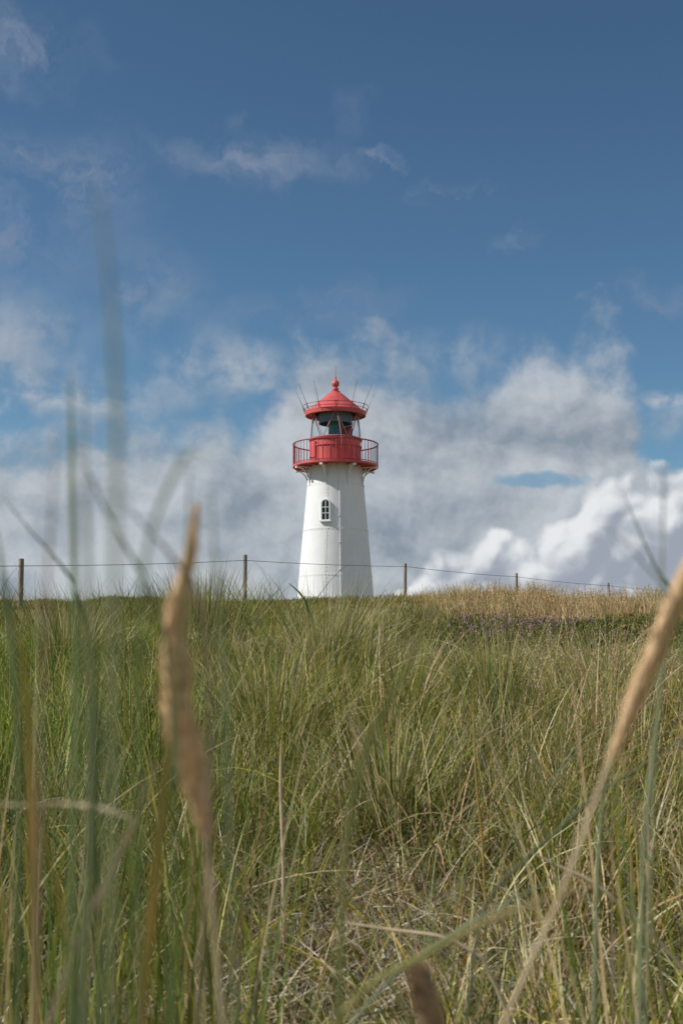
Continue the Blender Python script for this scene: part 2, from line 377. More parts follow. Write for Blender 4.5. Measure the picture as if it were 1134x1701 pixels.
def crop(X, Y, L):   # grass stays low where the heath and the pale rise show over it
    px = uy(X, Y); lim = np.interp(px, [-100, 120, 230, 480, 560, 640, 700, 760, 1300], [1045, 1040, 1020, 1035, 1030, 1078, 1096, 1094, 1092])
    lim = np.where(Y > 19.5, np.interp(px, [-100, 480, 600, 740, 1300], [1003, 1003, 1008, 1000, 1000]), lim)
    lim = lim+np.where(Y > 19.5, 7*vnoise(X, Y, 2.2, 61), 0)
    room = (EZ+(1110-lim)/FPX*Y)-hgt(X, Y)
    hm = np.where(Y > 7, np.clip(room, .10, 2)*np.clip(rng.lognormal(0, .28, len(X)), .6, 1.9)*(1+.35*vnoise(X, Y, 1.6, 21)), 9)
    return np.minimum(L, hm*1.1)
# ---- field grass
green, dry, under = [], [], []
def golden(X, Y):   # 0..1 where the pale grass of the rise grows
    return np.clip((X-1.0-(27-Y)*.06)/1.0, 0, 1)*np.clip((Y-14)/2, 0, 1)
def tufts(nt, y0, y1, per, Lr, wr, S, spreadr=.07, tilt=(.08, .75), pal=None, wts=None, keep=None, k=.33, m=1.2, kapr=(.1, 1.5), crp=True):
    X, Y = wedge(nt, y0, y1, k, m)
    if keep is not None: mk = rng.random(nt) < keep(X, Y); X, Y = X[mk], Y[mk]
    nt = len(X)
    if nt == 0: return []
    n = rng.poisson(per, nt)+3; idx = np.repeat(np.arange(nt), n); N = len(idx)
    r = np.abs(rng.normal(0, spreadr, N)); a = rng.uniform(0, 2*math.pi, N)
    hx = (WIND+1.9*vnoise(X, Y, .45, 51)+rng.normal(0, .5, nt))[idx]; tl = rng.uniform(.55, 1.45, nt)[idx]
    x = X[idx]+r*np.cos(a); y = Y[idx]+r*np.sin(a)
    cmb_ = rng.random(N) < .5; ph = np.where(cmb_, hx, a)+rng.normal(0, .4, N)
    L = rng.uniform(*Lr, N)*tl*(.55+.45*rng.random(N)); th0 = rng.uniform(*tilt, N)*rng.random(N)**.6+.12*cmb_; kp = rng.uniform(*kapr, N)*rng.random(N)**.8+.3*cmb_
    if crp: L = crop(x, y, L)
    w = rng.uniform(*wr, N)
    tint = (pick(nt, pal, wts, .15)*(1+.36*vnoise(X, Y, .7, 41)).clip(.45, 1.7)[:, None])[idx]; c0 = tint*(1+rng.normal(0, .2, (N, 1))); own = rng.random(N) < .35; c0[own] = pick(own.sum(), pal, wts)
    side_ = np.clip((uy(x, y)-480)/420, -1, 1)[:, None]; c0 = c0*(1+side_*np.array([.12, -.02, .22])+np.array([.03, .0, -.06]))
    c1 = np.where((rng.random(N) < .2+.12*side_[:, 0])[:, None], pick(N, [STR, YEL, TAN], [3, 2, 1]), c0*1.2)
    return [blades(rootz(x, y), L, th0, kp, ph, w, np.clip(c0, .01, .8), np.clip(c1, .01, .8), S)]
PG = [GREEN, DEEP, BLUE, YEL, OLIVE, STR]; 
def matk(X, Y): return np.exp(-((X-.02)/.40)**4-((Y-3.55)/.75)**4)
leftk = lambda X, Y: (1-.88*matk(X, Y))*np.clip(1-.93*golden(X, Y), .05, 1)*(.22+.78*np.clip(vnoise(X, Y, 1.0, 3)*1.3+.45, 0, 1))
green += tufts(800, 1.9, 5, 34, (.22, .50), (.003, .006), 7, .06, (.1, 1.1), PG, [5, 4, 2.2, 1.0, 1.5, 1.4], leftk, m=.9)
green += tufts(2300, 5, 11, 34, (.25, .60), (.0035, .0062), 6, .07, (.05, .95), PG, [5, 4, 2.6, .8, 1.5, 1.2], leftk, m=1)
green += tufts(3600, 11, 20, 25, (.25, .55), (.0045, .0075), 5, .09, (.05, .9), PG, [5, 3.6, 2.2, 1, 2, 1.6], leftk)
green += tufts(2600, 20, 31, 15, (.16, .40), (.006, .010), 4, .10, (.05, .8), [GREEN, DEEP, OLIVE, BROWN, GOLD, BLUE], [4, 3.5, 3, 1.6, 1.6, 1], leftk)
# dry leaves and stalks among it
def scatter(n, y0, y1, Lr, wr, S, th, kr, pal, wts, keep=None, k=.33, m=1.2, tips=None, jit=.22):
    X, Y = wedge(n, y0, y1, k, m)
    if keep is not None: mk = rng.random(n) < keep(X, Y); X, Y = X[mk], Y[mk]
    n = len(X); c0 = pick(n, pal, wts, jit)
    return [blades(rootz(X, Y), rng.uniform(*Lr, n), rng.uniform(*th, n), rng.uniform(*kr, n), rng.uniform(0, 2*math.pi, n), rng.uniform(*wr, n), c0, c0 if tips is None else pick(n, tips, [1]*len(tips)), S)]
dry += scatter(8000, 1.8, 6, (.12, .40), (.002, .0042), 6, (.3, 1.5), (-.2, 1.2), [STR, GREY, TAN, GOLD], [3, 2.5, 1.5, 1], m=.9)
dry += scatter(8500, 6, 13, (.15, .5), (.003, .0055), 5, (.1, 1.4), (0, 1.2), [STR, GREY, TAN, GOLD], [3, 2, 2, 1.4], lambda X, Y: .4+.6*np.clip(vnoise(X, Y, 1.1, 5)+.3, 0, 1))
dry += scatter(12000, 13, 31, (.12, .34), (.006, .010), 4, (.1, 1.3), (0, 1.2), [STR, TAN, GOLD, BROWN], [2, 2, 3, 2], lambda X, Y: .2+.6*np.clip(vnoise(X, Y, .9, 6), 0, 1))
green += scatter(3600, 2.0, 12, (.35, .8), (.0035, .0065), 9, (.2, 1.2), (.5, 2.0), [GREEN, BLUE, YEL, STR, TAN], [3, 2.5, 1, 3, 1], lambda X, Y: 1-.8*matk(X, Y), m=.8)
# pale fine grass of the rise on the right
gk = lambda X, Y: golden(X, Y)
dry += tufts(4300, 13, 36, 22, (.18, .38), (.0055, .009), 5, .11, (.02, .7), [GOLD, STR, TAN, OLIVE, BROWN, GREEN], [4, 1.6, 2.4, 3, 1.4, 2], gk, kapr=(0, .9), crp=False)
# low turf, moss and heath leaves filling the ground
def cover(n, y0, y1, s, pal, wts, keep=None, m=1.2, k=.33):
    pal = [p*.82 for p in pal]
    return scatter(n, y0, y1, (s*.6, s*1.8), (s*.12, s*.30), 2, (0, 1.3), (-.3, .8), pal, wts, keep, k, m, jit=.3)
under += cover(110000, 1.7, 6, .05, [MOSS, GREEN, OLIVE, GREY, BROWN, YEL], [3, 3, 2, 2, 2, 1], m=.9)
under += cover(90000, 6, 13, .06, [MOSS, GREEN, OLIVE, TAN, BROWN, DEEP], [3, 3, 2, 1.4, 1.6, 2])
under += cover(80000, 13, 33, .075, [DEEP, GREEN, OLIVE, BROWN, GOLD, MOSS], [3, 3, 3, 2, 1.2, 2])
under += cover(26000, 33, 62, .13, [DEEP, GREEN, OLIVE, BROWN, GOLD], [3, 3, 3, 2, 1.2], k=.30, m=3)
# mat of dead stalks low in front
dry += scatter(20000, 2.4, 4.8, (.07, .24), (.0028, .0052), 3, (1.0, 1.6), (-.3, .3), [GREY, STR, A(.5, .46, .39), BROWN], [4, 2, 2, 1.2], lambda X, Y: matk(X, Y)**.6, m=.2, k=.2)
dry += scatter(9000, 1.9, 9, (.15, .5), (.0025, .0045), 7, (.1, 1.2), (.1, 1.5), [STR, TAN, GOLD, GREY], [3, 2, 2, 2], lambda X, Y: np.clip((uy(X, Y)-560)/250, .12, 1), m=.9)
dry += scatter(9000, 1.9, 6, (.08, .24), (.002, .0038), 3, (1.0, 1.6), (-.3, .4), [GREY, STR, TAN, BROWN], [3, 2, 2, 1.5], lambda X, Y: .5*np.clip(vnoise(X, Y, 2.2, 9)+.2, 0, 1), m=.8)
# sparse tall blades standing against the sky along the left crest
def crest(n, x0, x1, Lr, pal, wts, y0=20, y1=27):
    Y = rng.uniform(y0, y1, n); X = (rng.uniform(x0, x1, n)-567)/FPX*Y
    c0 = pick(n, pal, wts)
    return [blades(rootz(X, Y), rng.uniform(*Lr, n)*(.5+.5*rng.random(n)), rng.uniform(.0, .45, n), rng.uniform(0, .8, n), np.where(rng.random(n) < .65, R(170), R(20))+rng.normal(0, .6, n), rng.uniform(.006, .011, n), c0, c0, 6)]
green += crest(1200, -60, 470, (.55, 1.15), [OLIVE, GREEN, BROWN, DEEP], [3, 3, 1, 3], 15, 26)
green += crest(140, -60, 520, (.8, 1.4), [OLIVE, GREEN, BROWN, DEEP], [3, 3, 1, 3], 12, 22)
green += crest(90, 440, 740, (.3, .8), [OLIVE, GREEN, GOLD], [3, 3, 1])
dry += crest(700, 730, 1000, (.25, .6), [GOLD, BROWN, OLIVE, TAN], [3, 2, 2, 2], 24, 29)
dry += tufts(520, 24.5, 29, 16, (.22, .55), (.006, .009), 6, .10, (.02, .8), [GOLD, STR, TAN, OLIVE, GREEN], [4, 2, 2, 3, 1.5], lambda X, Y: (uy(X, Y) > 700)*np.clip(vnoise(X, Y, 1.3, 31)+.25, 0, 1), crp=False)
green += tufts(330, 18, 26, 14, (.4, .95), (.005, .008), 7, .08, (.02, .7), [GREEN, OLIVE, DEEP, BROWN], [4, 3, 3, 1], lambda X, Y: (uy(X, Y) < 440)*np.clip(vnoise(X, Y, 1.1, 33)+.2, 0, 1), crp=False)
tag(build_strips('dune_grass', green, LEAF), 'mixed green marram grass covering the whole dune slope below the lighthouse', 'grass', kind='stuff')
tag(build_strips('dry_grass', dry, STRAW), 'pale straw and golden dead grass lying and standing among the green blades', 'dry grass', kind='stuff')
tag(build_strips('ground_cover', under, HEATH), 'low moss, heath leaves and short turf under the taller grass', 'ground cover', kind='stuff')

# ---- plumes: loose pinkish panicles
def plumes(n, zone, stem_h, size, dens=26, sc=1.0, pal=(PINK, TAN, STR)):
    ch = []; X, Y = zone(n); n = len(X); h = rng.uniform(*stem_h, n); ph = rng.uniform(0, 6.28, n); root = rootz(X, Y); lean = rng.uniform(.05, .4, n)
    ch.append(blades(root, h, lean, rng.uniform(0, .4, n), ph, np.full(n, .0022*sc), pick(n, [STR, TAN], [1, 1]), pick(n, [STR, TAN], [1, 1]), 5, tip=.6))
    topd = np.stack([np.cos(ph)*np.sin(lean), np.sin(ph)*np.sin(lean), np.cos(lean)], -1)
    idx = np.repeat(np.arange(n), dens); N = len(idx); t = rng.uniform(.66, 1.02, N); r = rng.random(N)**.5*size*(1.06-t)*2.4; a = rng.uniform(0, 6.28, N)
    q = root[idx]+topd[idx]*(h[idx]*t)[:, None]+np.stack([np.cos(a)*r, np.sin(a)*r, r*.5], -1); c = pick(N, list(pal), [3, 2, 1])
    ch.append(blades(q, rng.uniform(.008, .018, N)*sc, rng.uniform(.2, 1.6, N), np.zeros(N), a, rng.uniform(.0022, .004, N)*sc, c, c*1.1, 2))
    return ch
def zr(n):
    Y = rng.uniform(4.5, 8.5, n); return (rng.uniform(850, 1180, n)-567)/FPX*Y, Y
def zl(n):
    Y = rng.uniform(18, 27, n); return (rng.uniform(720, 1180, n)-567)/FPX*Y, Y
def zm(n):
    Y = rng.uniform(5, 12, n); X = rng.uniform(-1, 1, n)*(.3*Y+.5); return X, Y
tag(build_strips('grass_plumes', plumes(90, zr, (.35, .6), .045, 50)+plumes(420, zl, (.3, .5), .05, 14, 2.6, (GOLD, TAN, STR))+plumes(130, zm, (.3, .55), .03, 30), STRAW), 'loose pinkish tan seed plumes nodding above the grass on the right', 'grass plumes', kind='stuff')

# ---- separate tussocks
def tussock(px, base_py, Y, n, Lr, spread, pal, wts, label, tilt=(0, 1.0), kap=(.2, 1.7), w=(.0035, .0055), bias=None, cat='grass tussock', grp='marram tussocks on the slope'):
    X = (px-567)/FPX*Y; z = float(hgt(X, Y)); e = empty('grass_tussock', (X, Y, z), label, cat, grp)
    a = rng.uniform(0, 2*math.pi, n); r = np.abs(rng.normal(0, spread, n))
    ph = a+rng.normal(0, .35, n)
    if bias is not None: m_ = rng.random(n) < .5; ph[m_] = bias+rng.normal(0, .6, m_.sum())
    root = rootz(X+r*np.cos(a), Y+r*np.sin(a)); L = rng.uniform(*Lr, n); th = rng.uniform(*tilt, n)*rng.random(n)**.5; kp = rng.uniform(*kap, n)*rng.random(n)**.7
    c0 = pick(n, pal, wts); c1 = np.where((rng.random(n) < .4)[:, None], pick(n, [STR, YEL, GREY], [3, 1, 1]), c0*1.2)
    b = build_strips('blades', [blades(root, L, th, kp, ph, rng.uniform(*w, n), c0, c1, 8)], LEAF, e)
    if Y > 20: return e
    nd_ = n//4; a = rng.uniform(0, 6.28, nd_); r = np.abs(rng.normal(0, spread*1.3, nd_))
    c = pick(nd_, [STR, GREY, BROWN], [3, 2, 2])
    build_strips('dead_blades', [blades(rootz(X+r*np.cos(a), Y+r*np.sin(a)), rng.uniform(Lr[0]*.4, Lr[1]*.6, nd_), rng.uniform(.8, 1.5, nd_), rng.uniform(0, .9, nd_), a, rng.uniform(*w, nd_), c, c, 5)], STRAW, e)
    return e
tussock(545, 1240, 8.2, 900, (.5, .95), .13, PG, [4, 3, 3, 1, 1, 2], 'big arching green tussock with a dark heart, midway below the lighthouse', tilt=(0, 1.0), bias=R(10))
tussock(640, 1200, 9.2, 420, (.4, .8), .11, [BLUE, GREEN, STR, GREY], [3, 3, 2, 2], 'grey green tussock combed to the side, right of the big arching one', tilt=(0, 1.1), bias=R(150))
tussock(820, 1330, 6.3, 420, (.35, .60), .09, [BLUE, GREEN, YEL], [5, 3, 1], 'upright blue green tussock right of the middle of the slope', tilt=(0, .5), kap=(0, 1.0))
tussock(340, 1090, 13, 800, (.65, 1.2), .20, [GREEN, DEEP, OLIVE, BLUE], [4, 3, 2, 2], 'tall spiky tussock reaching the skyline behind the tan seed head', tilt=(0, .8), w=(.005, .008), kap=(0, .9))
tussock(120, 1150, 9.5, 520, (.45, .8), .15, [GREEN, BLUE, OLIVE, STR], [4, 3, 2, 1], 'dense tussock low at the left edge of the slope', tilt=(0, .9), w=(.004, .006))
tussock(650, 1440, 4.6, 330, (.3, .6), .08, [GREEN, DEEP, BLUE, STR], [4, 3, 1, 2], 'green tussock growing just behind the mat of dead stalks', tilt=(0, .9))
tussock(450, 1330, 6.0, 420, (.4, .7), .11, [GREEN, DEEP, OLIVE, STR], [4, 3, 1, 2], 'dark green tussock right of the tan seed head', tilt=(0, .9))
tussock(1000, 1250, 7.0, 380, (.4, .7), .12, [OLIVE, GREEN, STR, BLUE], [3, 3, 2, 2], 'straw flecked tussock under the pinkish plumes', tilt=(0, .9))
tussock(770, 1000, 26.5, 330, (.35, .6), .25, [GOLD, OLIVE, STR], [4, 2, 2], 'golden tussock crowning the rise right of the middle fence post', tilt=(0, .8), w=(.007, .011), grp='golden tussocks on the rise')
tussock(900, 1000, 27.5, 300, (.35, .6), .22, [GOLD, TAN, STR, OLIVE], [3, 3, 2, 2], 'brownish gold tussock beside the second fence post from the right', tilt=(0, .7), w=(.007, .011), grp='golden tussocks on the rise')
tussock(1085, 1010, 29, 300, (.35, .6), .22, [GOLD, TAN, STR, OLIVE], [3, 3, 2, 2], 'rounded golden tussock on the skyline by the right edge', tilt=(0, .8), w=(.007, .011), grp='golden tussocks on the rise')

# ---- heather
def heather(px, Y, n, rad, h, flower, label):
    X = (px-567)/FPX*Y; z = float(hgt(X, Y)); e = empty('heather_shrub', (X, Y, z), label, 'heather', 'heather bushes below the rise')
    a = rng.uniform(0, 6.28, n); r = rad*rng.random(n)**.5; x = X+r*np.cos(a)*1.5; y = Y+r*np.sin(a)
    root = rootz(x, y); L = h*rng.uniform(.5, 1.1, n)*(1-.35*(r/rad)**2); th = rng.uniform(0, .5, n)
    c0 = pick(n, [OLIVE, A(.14, .17, .035), BROWN], [4, 3, 2.5])
    sh = blades(root, L, th, rng.uniform(-.2, .3, n), a, np.full(n, .008), c0, c0, 3)
    # leaflets along the shoots
    k = 9; idx = np.repeat(np.arange(n), k); t = rng.uniform(.3, 1, n*k); d = np.stack([np.cos(a)*np.sin(th), np.sin(a)*np.sin(th), np.cos(th)], -1)
    q = root[idx]+d[idx]*(L[idx]*t)[:, None]; cc = pick(n*k, [DEEP, A(.15, .18, .035), A(.21, .21, .05)], [3, 3, 2])
    lf = blades(q, rng.uniform(.02, .045, n*k), rng.uniform(.3, 1.3, n*k), np.zeros(n*k), rng.uniform(0, 6.28, n*k), rng.uniform(.008, .014, n*k), cc, cc, 2)
    build_strips('foliage', [sh, lf], HEATH, e)
    if flower:
        m_ = (rng.random(n) < flower); m_ = m_ & (np.cos(a) > -2); ii = np.where(m_)[0]; k = 12; idx = np.repeat(ii, k); t = rng.uniform(.75, 1.15, len(idx))
        q = root[idx]+d[idx]*(L[idx]*t)[:, None]+rng.normal(0, .008, (len(idx), 3)); c = pick(len(idx), [A(.33, .19, .24), A(.38, .27, .31), A(.26, .15, .15)], [3, 2, 2])
        build_strips('blossom', [blades(q, rng.uniform(.014, .028, len(idx)), rng.uniform(0, 1.5, len(idx)), np.zeros(len(idx)), rng.uniform(0, 6.28, len(idx)), rng.uniform(.010, .018, len(idx)), c, c, 2)], HEATH, e)
heather(865, 13.3, 700, .50, .24, .34, 'heather bush in faint purple bloom at the foot of the golden rise')
heather(815, 14.0, 300, .35, .25, .22, 'small half hidden heather with few purple flowers behind the blooming one')
heather(930, 12.9, 800, .50, .22, .05, 'flowerless dark green heather right of the purple one')
heather(1020, 13.1, 700, .5, .22, .0, 'bright green heath bush farthest right below the golden rise')
heather(745, 13.5, 800, .5, .22, .0, 'dark green heath bush left of the purple heather')
heather(690, 14.4, 400, .5, .22, .03, 'low heath bush below the middle fence post')
heather(550, 33, 1200, 1.3, .26, .0, 'wide green heath bush on the crest right before the lighthouse foot')
heather(460, 31, 800, 1.3, .2, .02, 'brownish heath bush on the crest left of the lighthouse foot')

# ------------------------------------------------------------------ lighthouse
LY = 64.0; LX = (557-567)/FPX*LY
base_z = float(hgt(LX, LY))-.15
def tz(py): return at(567, py, LY).z-base_z
def tr(rpx, py):
    z = at(567, py, LY).z-EZ; return rpx*(LY*math.cos(PITCH)+z*math.sin(PITCH))/FPX
LH = empty('lighthouse', (LX, LY, base_z), 'white riveted steel lighthouse with red gallery, lantern and conical roof', 'lighthouse')
ybot, rtop, rbot = 1003, 46.2, 65.2
def twr(z):   # tower radius at height z
    z0, z1 = 0, tz(797); r0, r1 = tr(rbot, ybot), tr(rtop, 797); t = min(max((z-z0)/(z1-z0), 0), 1.2); return r0+(r1-r0)*t
zdeck = tz(774)
prof = []
seams = [tz(808), tz(883), tz(958)]
for i in range(41):
    z = zdeck*i/40; prof.append((twr(z), z))
for s in seams: prof += [(twr(s-.06)+.0, s-.061), (twr(s-.06)+.007, s-.06), (twr(s+.06)+.007, s+.06), (twr(s+.06), s+.061)]
prof = sorted(set(prof), key=lambda p: p[1])
tw = MB().lathe(prof, 96)
def surf(theta, z, off=0.0):
    r = twr(z)+off; return Vector((r*math.sin(theta), -r*math.cos(theta), z))
def rivet(theta, z, s=.027, h=.022, off=0):
    c = surf(theta, z, off-.003); n = Vector((math.sin(theta), -math.cos(theta), .09)).normalized(); u = Vector((math.cos(theta), math.sin(theta), 0)); w = n.cross(u); vs = []
    for k in range(6):
        a = k*math.pi/3; vs.append(c+(u*math.cos(a)+w*math.sin(a))*s)
    for k in range(6):
        a = k*math.pi/3; vs.append(c+(u*math.cos(a)+w*math.sin(a))*s*.55+n*h)
    tw.add(vs, [(k, (k+1) % 6, 6+(k+1) % 6, 6+k) for k in range(6)]+[tuple(range(6, 12))])
TSEAM = R(-17)
for s in seams:
    for dz in (0,):
        nr = int(2*math.pi*twr(s)/.17)
        for k in range(nr): rivet(2*math.pi*k/nr, s+dz, off=.007)
for th in (TSEAM, TSEAM+R(120), TSEAM+R(240)):
    z = .15
    while z < zdeck-.2:
        if th != TSEAM or not (tz(875) < z < tz(833)): rivet(th, z)
        z += .17
    for k, (za, zb) in enumerate([(seams[2]-.5, seams[2]+.5), (seams[1]-.5, seams[1]+.4)]):
        z = za
        while z < zb: rivet(th+.055, z); z += .17
tower = tw.build('tower', WHITE, LH, 30)
# vertical lap plate
lp = MB()
for i in range(40):
    z0, z1 = zdeck*i/40, zdeck*(i+1)/40
lp = MB(); vs = []; fs = []
for i in range(41):
    z = zdeck*i/40
    for dth, off in ((-.035, -.01), (-.035, .009), (.035, .009), (.035, -.01)): vs.append(surf(TSEAM+dth*2.2/twr(z), z, off))
for i in range(40):
    for k in range(3): fs.append((i*4+k, i*4+k+1, i*4+k+5, i*4+k+4))
lp.add(vs, fs)
# split round the window
lp.build('seam_plate', WHITE, tower, 30)
# plinth + small entrance step
MB().lathe([(twr(0)+.16, -.5), (twr(0)+.16, .10), (twr(0)+.10, .14), (twr(0)-.1, .14)], 72).build('plinth', CONC, LH, 30)
st = MB(); rz = Matrix.Rotation(R(-28), 3, 'Z'); 
pc = Vector((math.sin(R(-14)), -math.cos(R(-14)), 0))*(twr(0)+.30)
st.box((pc.x, pc.y, .06), (1.15, .9, .55), Matrix.Rotation(R(-14), 3, 'Z'))
st.build('entrance_step', CONC, LH)
# window
wz0, wz1 = tz(870.5), tz(838.5); wh = wz1-wz0; ww = tr(12.5, 850); rw = twr(wz0)
win = bpy.data.objects.new('window', None); COL.objects.link(win); win.parent = LH; win.location = (rw*math.sin(TSEAM)*1.0, -rw*math.cos(TSEAM)*1.0, wz0); win.rotation_euler = (0, 0, TSEAM)
def arch(w, h, n=12): # outline from bottom left, clockwise via the round head
    r = w/2; pts = [(-r, 0)]; 
    for k in range(n+1): a = math.pi-math.pi*k/n; pts.append((r*math.cos(a), h-r+r*math.sin(a)))
    pts.append((r, 0)); return pts
def ring(o, i, yf, yb): # frame between outlines o and i from front yf to back yb
    m = MB(); n = len(o); vs = [(x, yf, z) for x, z in o]+[(x, yf, z) for x, z in i]+[(x, yb, z) for x, z in o]+[(x, yb, z) for x, z in i]; fs = []
    for k in range(n):
        j = (k+1) % n; fs += [(k, j, n+j, n+k), (2*n+k, 3*n+k, 3*n+j, 2*n+j), (k, 2*n+k, 2*n+j, j), (n+k, n+j, 3*n+j, 3*n+k)]
    return m.add(vs, fs)
def ins(w, h, d, dz=None): 
    return [(x, z+d) for x, z in arch(w-2*d, h-2*d)]
f = ring([(x*1.0, z) for x, z in arch(ww+.09, wh+.10)], ins(ww+.09, wh+.10, .05), -.07, .55); 
f.box((0, -.06, -.03), (ww+.22, .14, .05)); f.build('frame', WHITE, win, 30)
g = ins(ww+.09, wh+.10, .045); MB().add([(x, -.03, z) for x, z in g], [tuple(range(len(g)))]).build('pane', DARKGL, win)
mu = MB(); mu.box((0, -.045, wh/2+.05), (.032, .03, wh*.97)); mu.box((0, -.046, .06+wh*.32), (ww*.96, .03, .032)); mu.box((0, -.046, .06+wh*.62), (ww*.96, .03, .032)); mu.build('glazing_bar', WHITE, win)
# lightning conductor pipe
TP = R(7.7)
pp = [surf(TP, z, .075) for z in np.linspace(.1, zdeck-.1, 12)]
gz = tz(731.5)
pipe = MB().sweep(pp, .026, 8)
for y_ in (863, 907, 951): z = tz(y_); pipe.sweep([surf(TP, z, -.02), surf(TP, z, .10)], .035, 6); pipe.box(surf(TP, z, .08), (.13, .05, .05), Matrix.Rotation(TP, 3, 'Z'))
rd = tr(71, 774)
def cyl(th, r, z): return Vector((r*math.sin(th), -r*math.cos(th), z))
pipe.sweep([surf(TP, zdeck-.1, .075), cyl(TP, twr(zdeck)+.12, zdeck-.1)], .024, 6)
pipe.build('conductor_pipe', WHITE, LH, 40)
pipe = MB(); pipe.sweep([cyl(TP, rd+.03, zdeck-.12), cyl(TP, rd+.03, zdeck+.2), cyl(TP+.005, rd+.02, tz(739)), cyl(TP-.01, rd*.80, tz(715)), cyl(R(4), tr(47, 700), tz(698)), cyl(R(2), tr(52, 690), tz(690))], .016, 6)
pipe.build('conductor_rod', REDD, LH, 40)
# gallery
deck = MB().lathe([(twr(zdeck)-.1, zdeck), (rd, zdeck), (rd, zdeck-.10), (rd-.05, zdeck-.13), (rd-.09, zdeck-.10), (rd-.10, zdeck-.05), (twr(zdeck)-.1, zdeck-.05)], 96, closed=True)
for k in range(16):
    th = R(-19)+k*math.pi/8; deck.sweep([cyl(th, twr(zdeck)-.05, zdeck-.10), cyl(th, rd-.08, zdeck-.10)], .045, 4)
deck.build('gallery_deck', RED, LH, 35)
BR = [R(-19+45*k) for k in range(8)]
rtw = twr(zdeck-.5)
for th in BR:
    b = MB(); side = (math.cos(th), math.sin(th), 0)
    r0 = twr(zdeck-1.0)+.03; r1 = rd-.06; z0 = zdeck-.98; z1 = zdeck-.19; pts = []
    for k in range(13):
        a = k/12*math.pi/2; pts.append(cyl(th, r1-(r1-r0)*math.cos(a)**1.0 if False else r0+(r1-r0)*(1-math.cos(a)), z0+(z1-z0)*math.sin(a)))
    b.sweep(pts, .062, 4, .5, side)
    b.sweep([cyl(th, twr(zdeck)-.02, zdeck-.165), cyl(th, r1+.04, zdeck-.165)], .055, 4, .6, side)
    b.sweep([cyl(th, r0-.005, z0-.12), cyl(th, twr(zdeck)+.02, zdeck-.15)], .05, 4, .6, side)
    b.sweep([cyl(th, r1-.45, zdeck-.2), cyl(th, r1-.62, zdeck-.42)], .03, 6)
    b.box(cyl(th, r1+.03, zdeck-.2), (.14, .12, .09), Matrix.Rotation(th, 3, 'Z'))
    b.build('bracket', WHITE, LH)
ztr = tz(739)
rail = MB(); circ = lambda r, z, n=96: [cyl(2*math.pi*k/n, r, z) for k in range(n)]
rail.sweep(circ(rd-.02, ztr), .033, 8, closed=True); rail.sweep(circ(rd-.02, zdeck+.06), .02, 6, closed=True)
rail.build('handrail', REDD, LH, 60)
bal = MB()
for k in range(60): th = 2*math.pi*k/60+.02; bal.sweep([cyl(th, rd-.02, zdeck), cyl(th, rd-.02, ztr)], .013 if k % 8 else .026, 6)
bal.build('balusters', REDD, LH, 60)
# parapet under the glazing
rp = tr(41.7, 750); zl0 = tz(731.5)
par = MB().lathe([(rp, zdeck), (rp, zl0-.42), (rp+.05, zl0-.41), (rp+.05, zl0-.34), (rp+.0, zl0-.33), (rp, zl0-.07), (rp+.07, zl0-.06), (rp+.07, zl0), (rp-.18, zl0)], 96)
for k in range(20):
    th = k*math.pi/10+.1; par.box(cyl(th, rp+.012, (zdeck+zl0-.42)/2), (.035, .024, zl0-.45-zdeck), Matrix.Rotation(th, 3, 'Z'))
par.build('parapet', RED, LH, 35)
MB().lathe([(rp+.085, zl0-.02), (rp+.085, zl0+.02), (rp-.2, zl0+.02)], 72).build('glazing_sill', REDD, LH, 40)
door = MB(); th = R(-62); door.box(cyl(th, rp+.02, zdeck+.58), (.62, .06, 1.1), Matrix.Rotation(th, 3, 'Z')); door.build('parapet_door', RED, LH)
# glazing
zs = tz(688.5); rg = tr(39.6, 710)
MB().lathe([(rg, zl0+.02), (rg, zs)], 72).build('lantern_glass', GLASS, LH, 40)
gb = MB(); nn = 6
for k in range(nn):
    tt = 2*math.pi*k/nn
    for s in (-1, 1):
        tb = tt+s*math.pi/nn; pts = [cyl(tt+(tb-tt)*u, rg+.03, zs+(zl0-zs)*u) for u in np.linspace(0, 1, 6)]; gb.sweep(pts, .024, 6)
gb.sweep(circ(rg+.03, zl0+.05, 72), .035, 6, closed=True); gb.sweep(circ(rg+.03, zs-.03, 72), .035, 6, closed=True)
gb.build('glazing_bars', mat('pale_red_bars', (.52, .24, .23), .45, var=.2), LH, 50)
MB().lathe([(rg*.70, zs-.02), (rg*.70, zs-.50)], 64).build('blind', CURT, LH, 40)
lens = MB(); rl = tr(11, 710); pr = [(0, zl0-.1), (rl, zl0-.1)]
z = zl0
while z < zs-.15: pr += [(rl, z), (rl*1.12, z+.045), (rl, z+.09)]; z += .09
pr += [(rl, zs-.1), (0, zs-.1)]
lens.lathe(pr, 32).build('lens', LENS, LH, 20)
MB().lathe([(rg*.72, zl0), (rg*.72, zs-.5)], 20, a0=R(100), a1=R(166)).build('red_screen', REDGL, LH, 40)
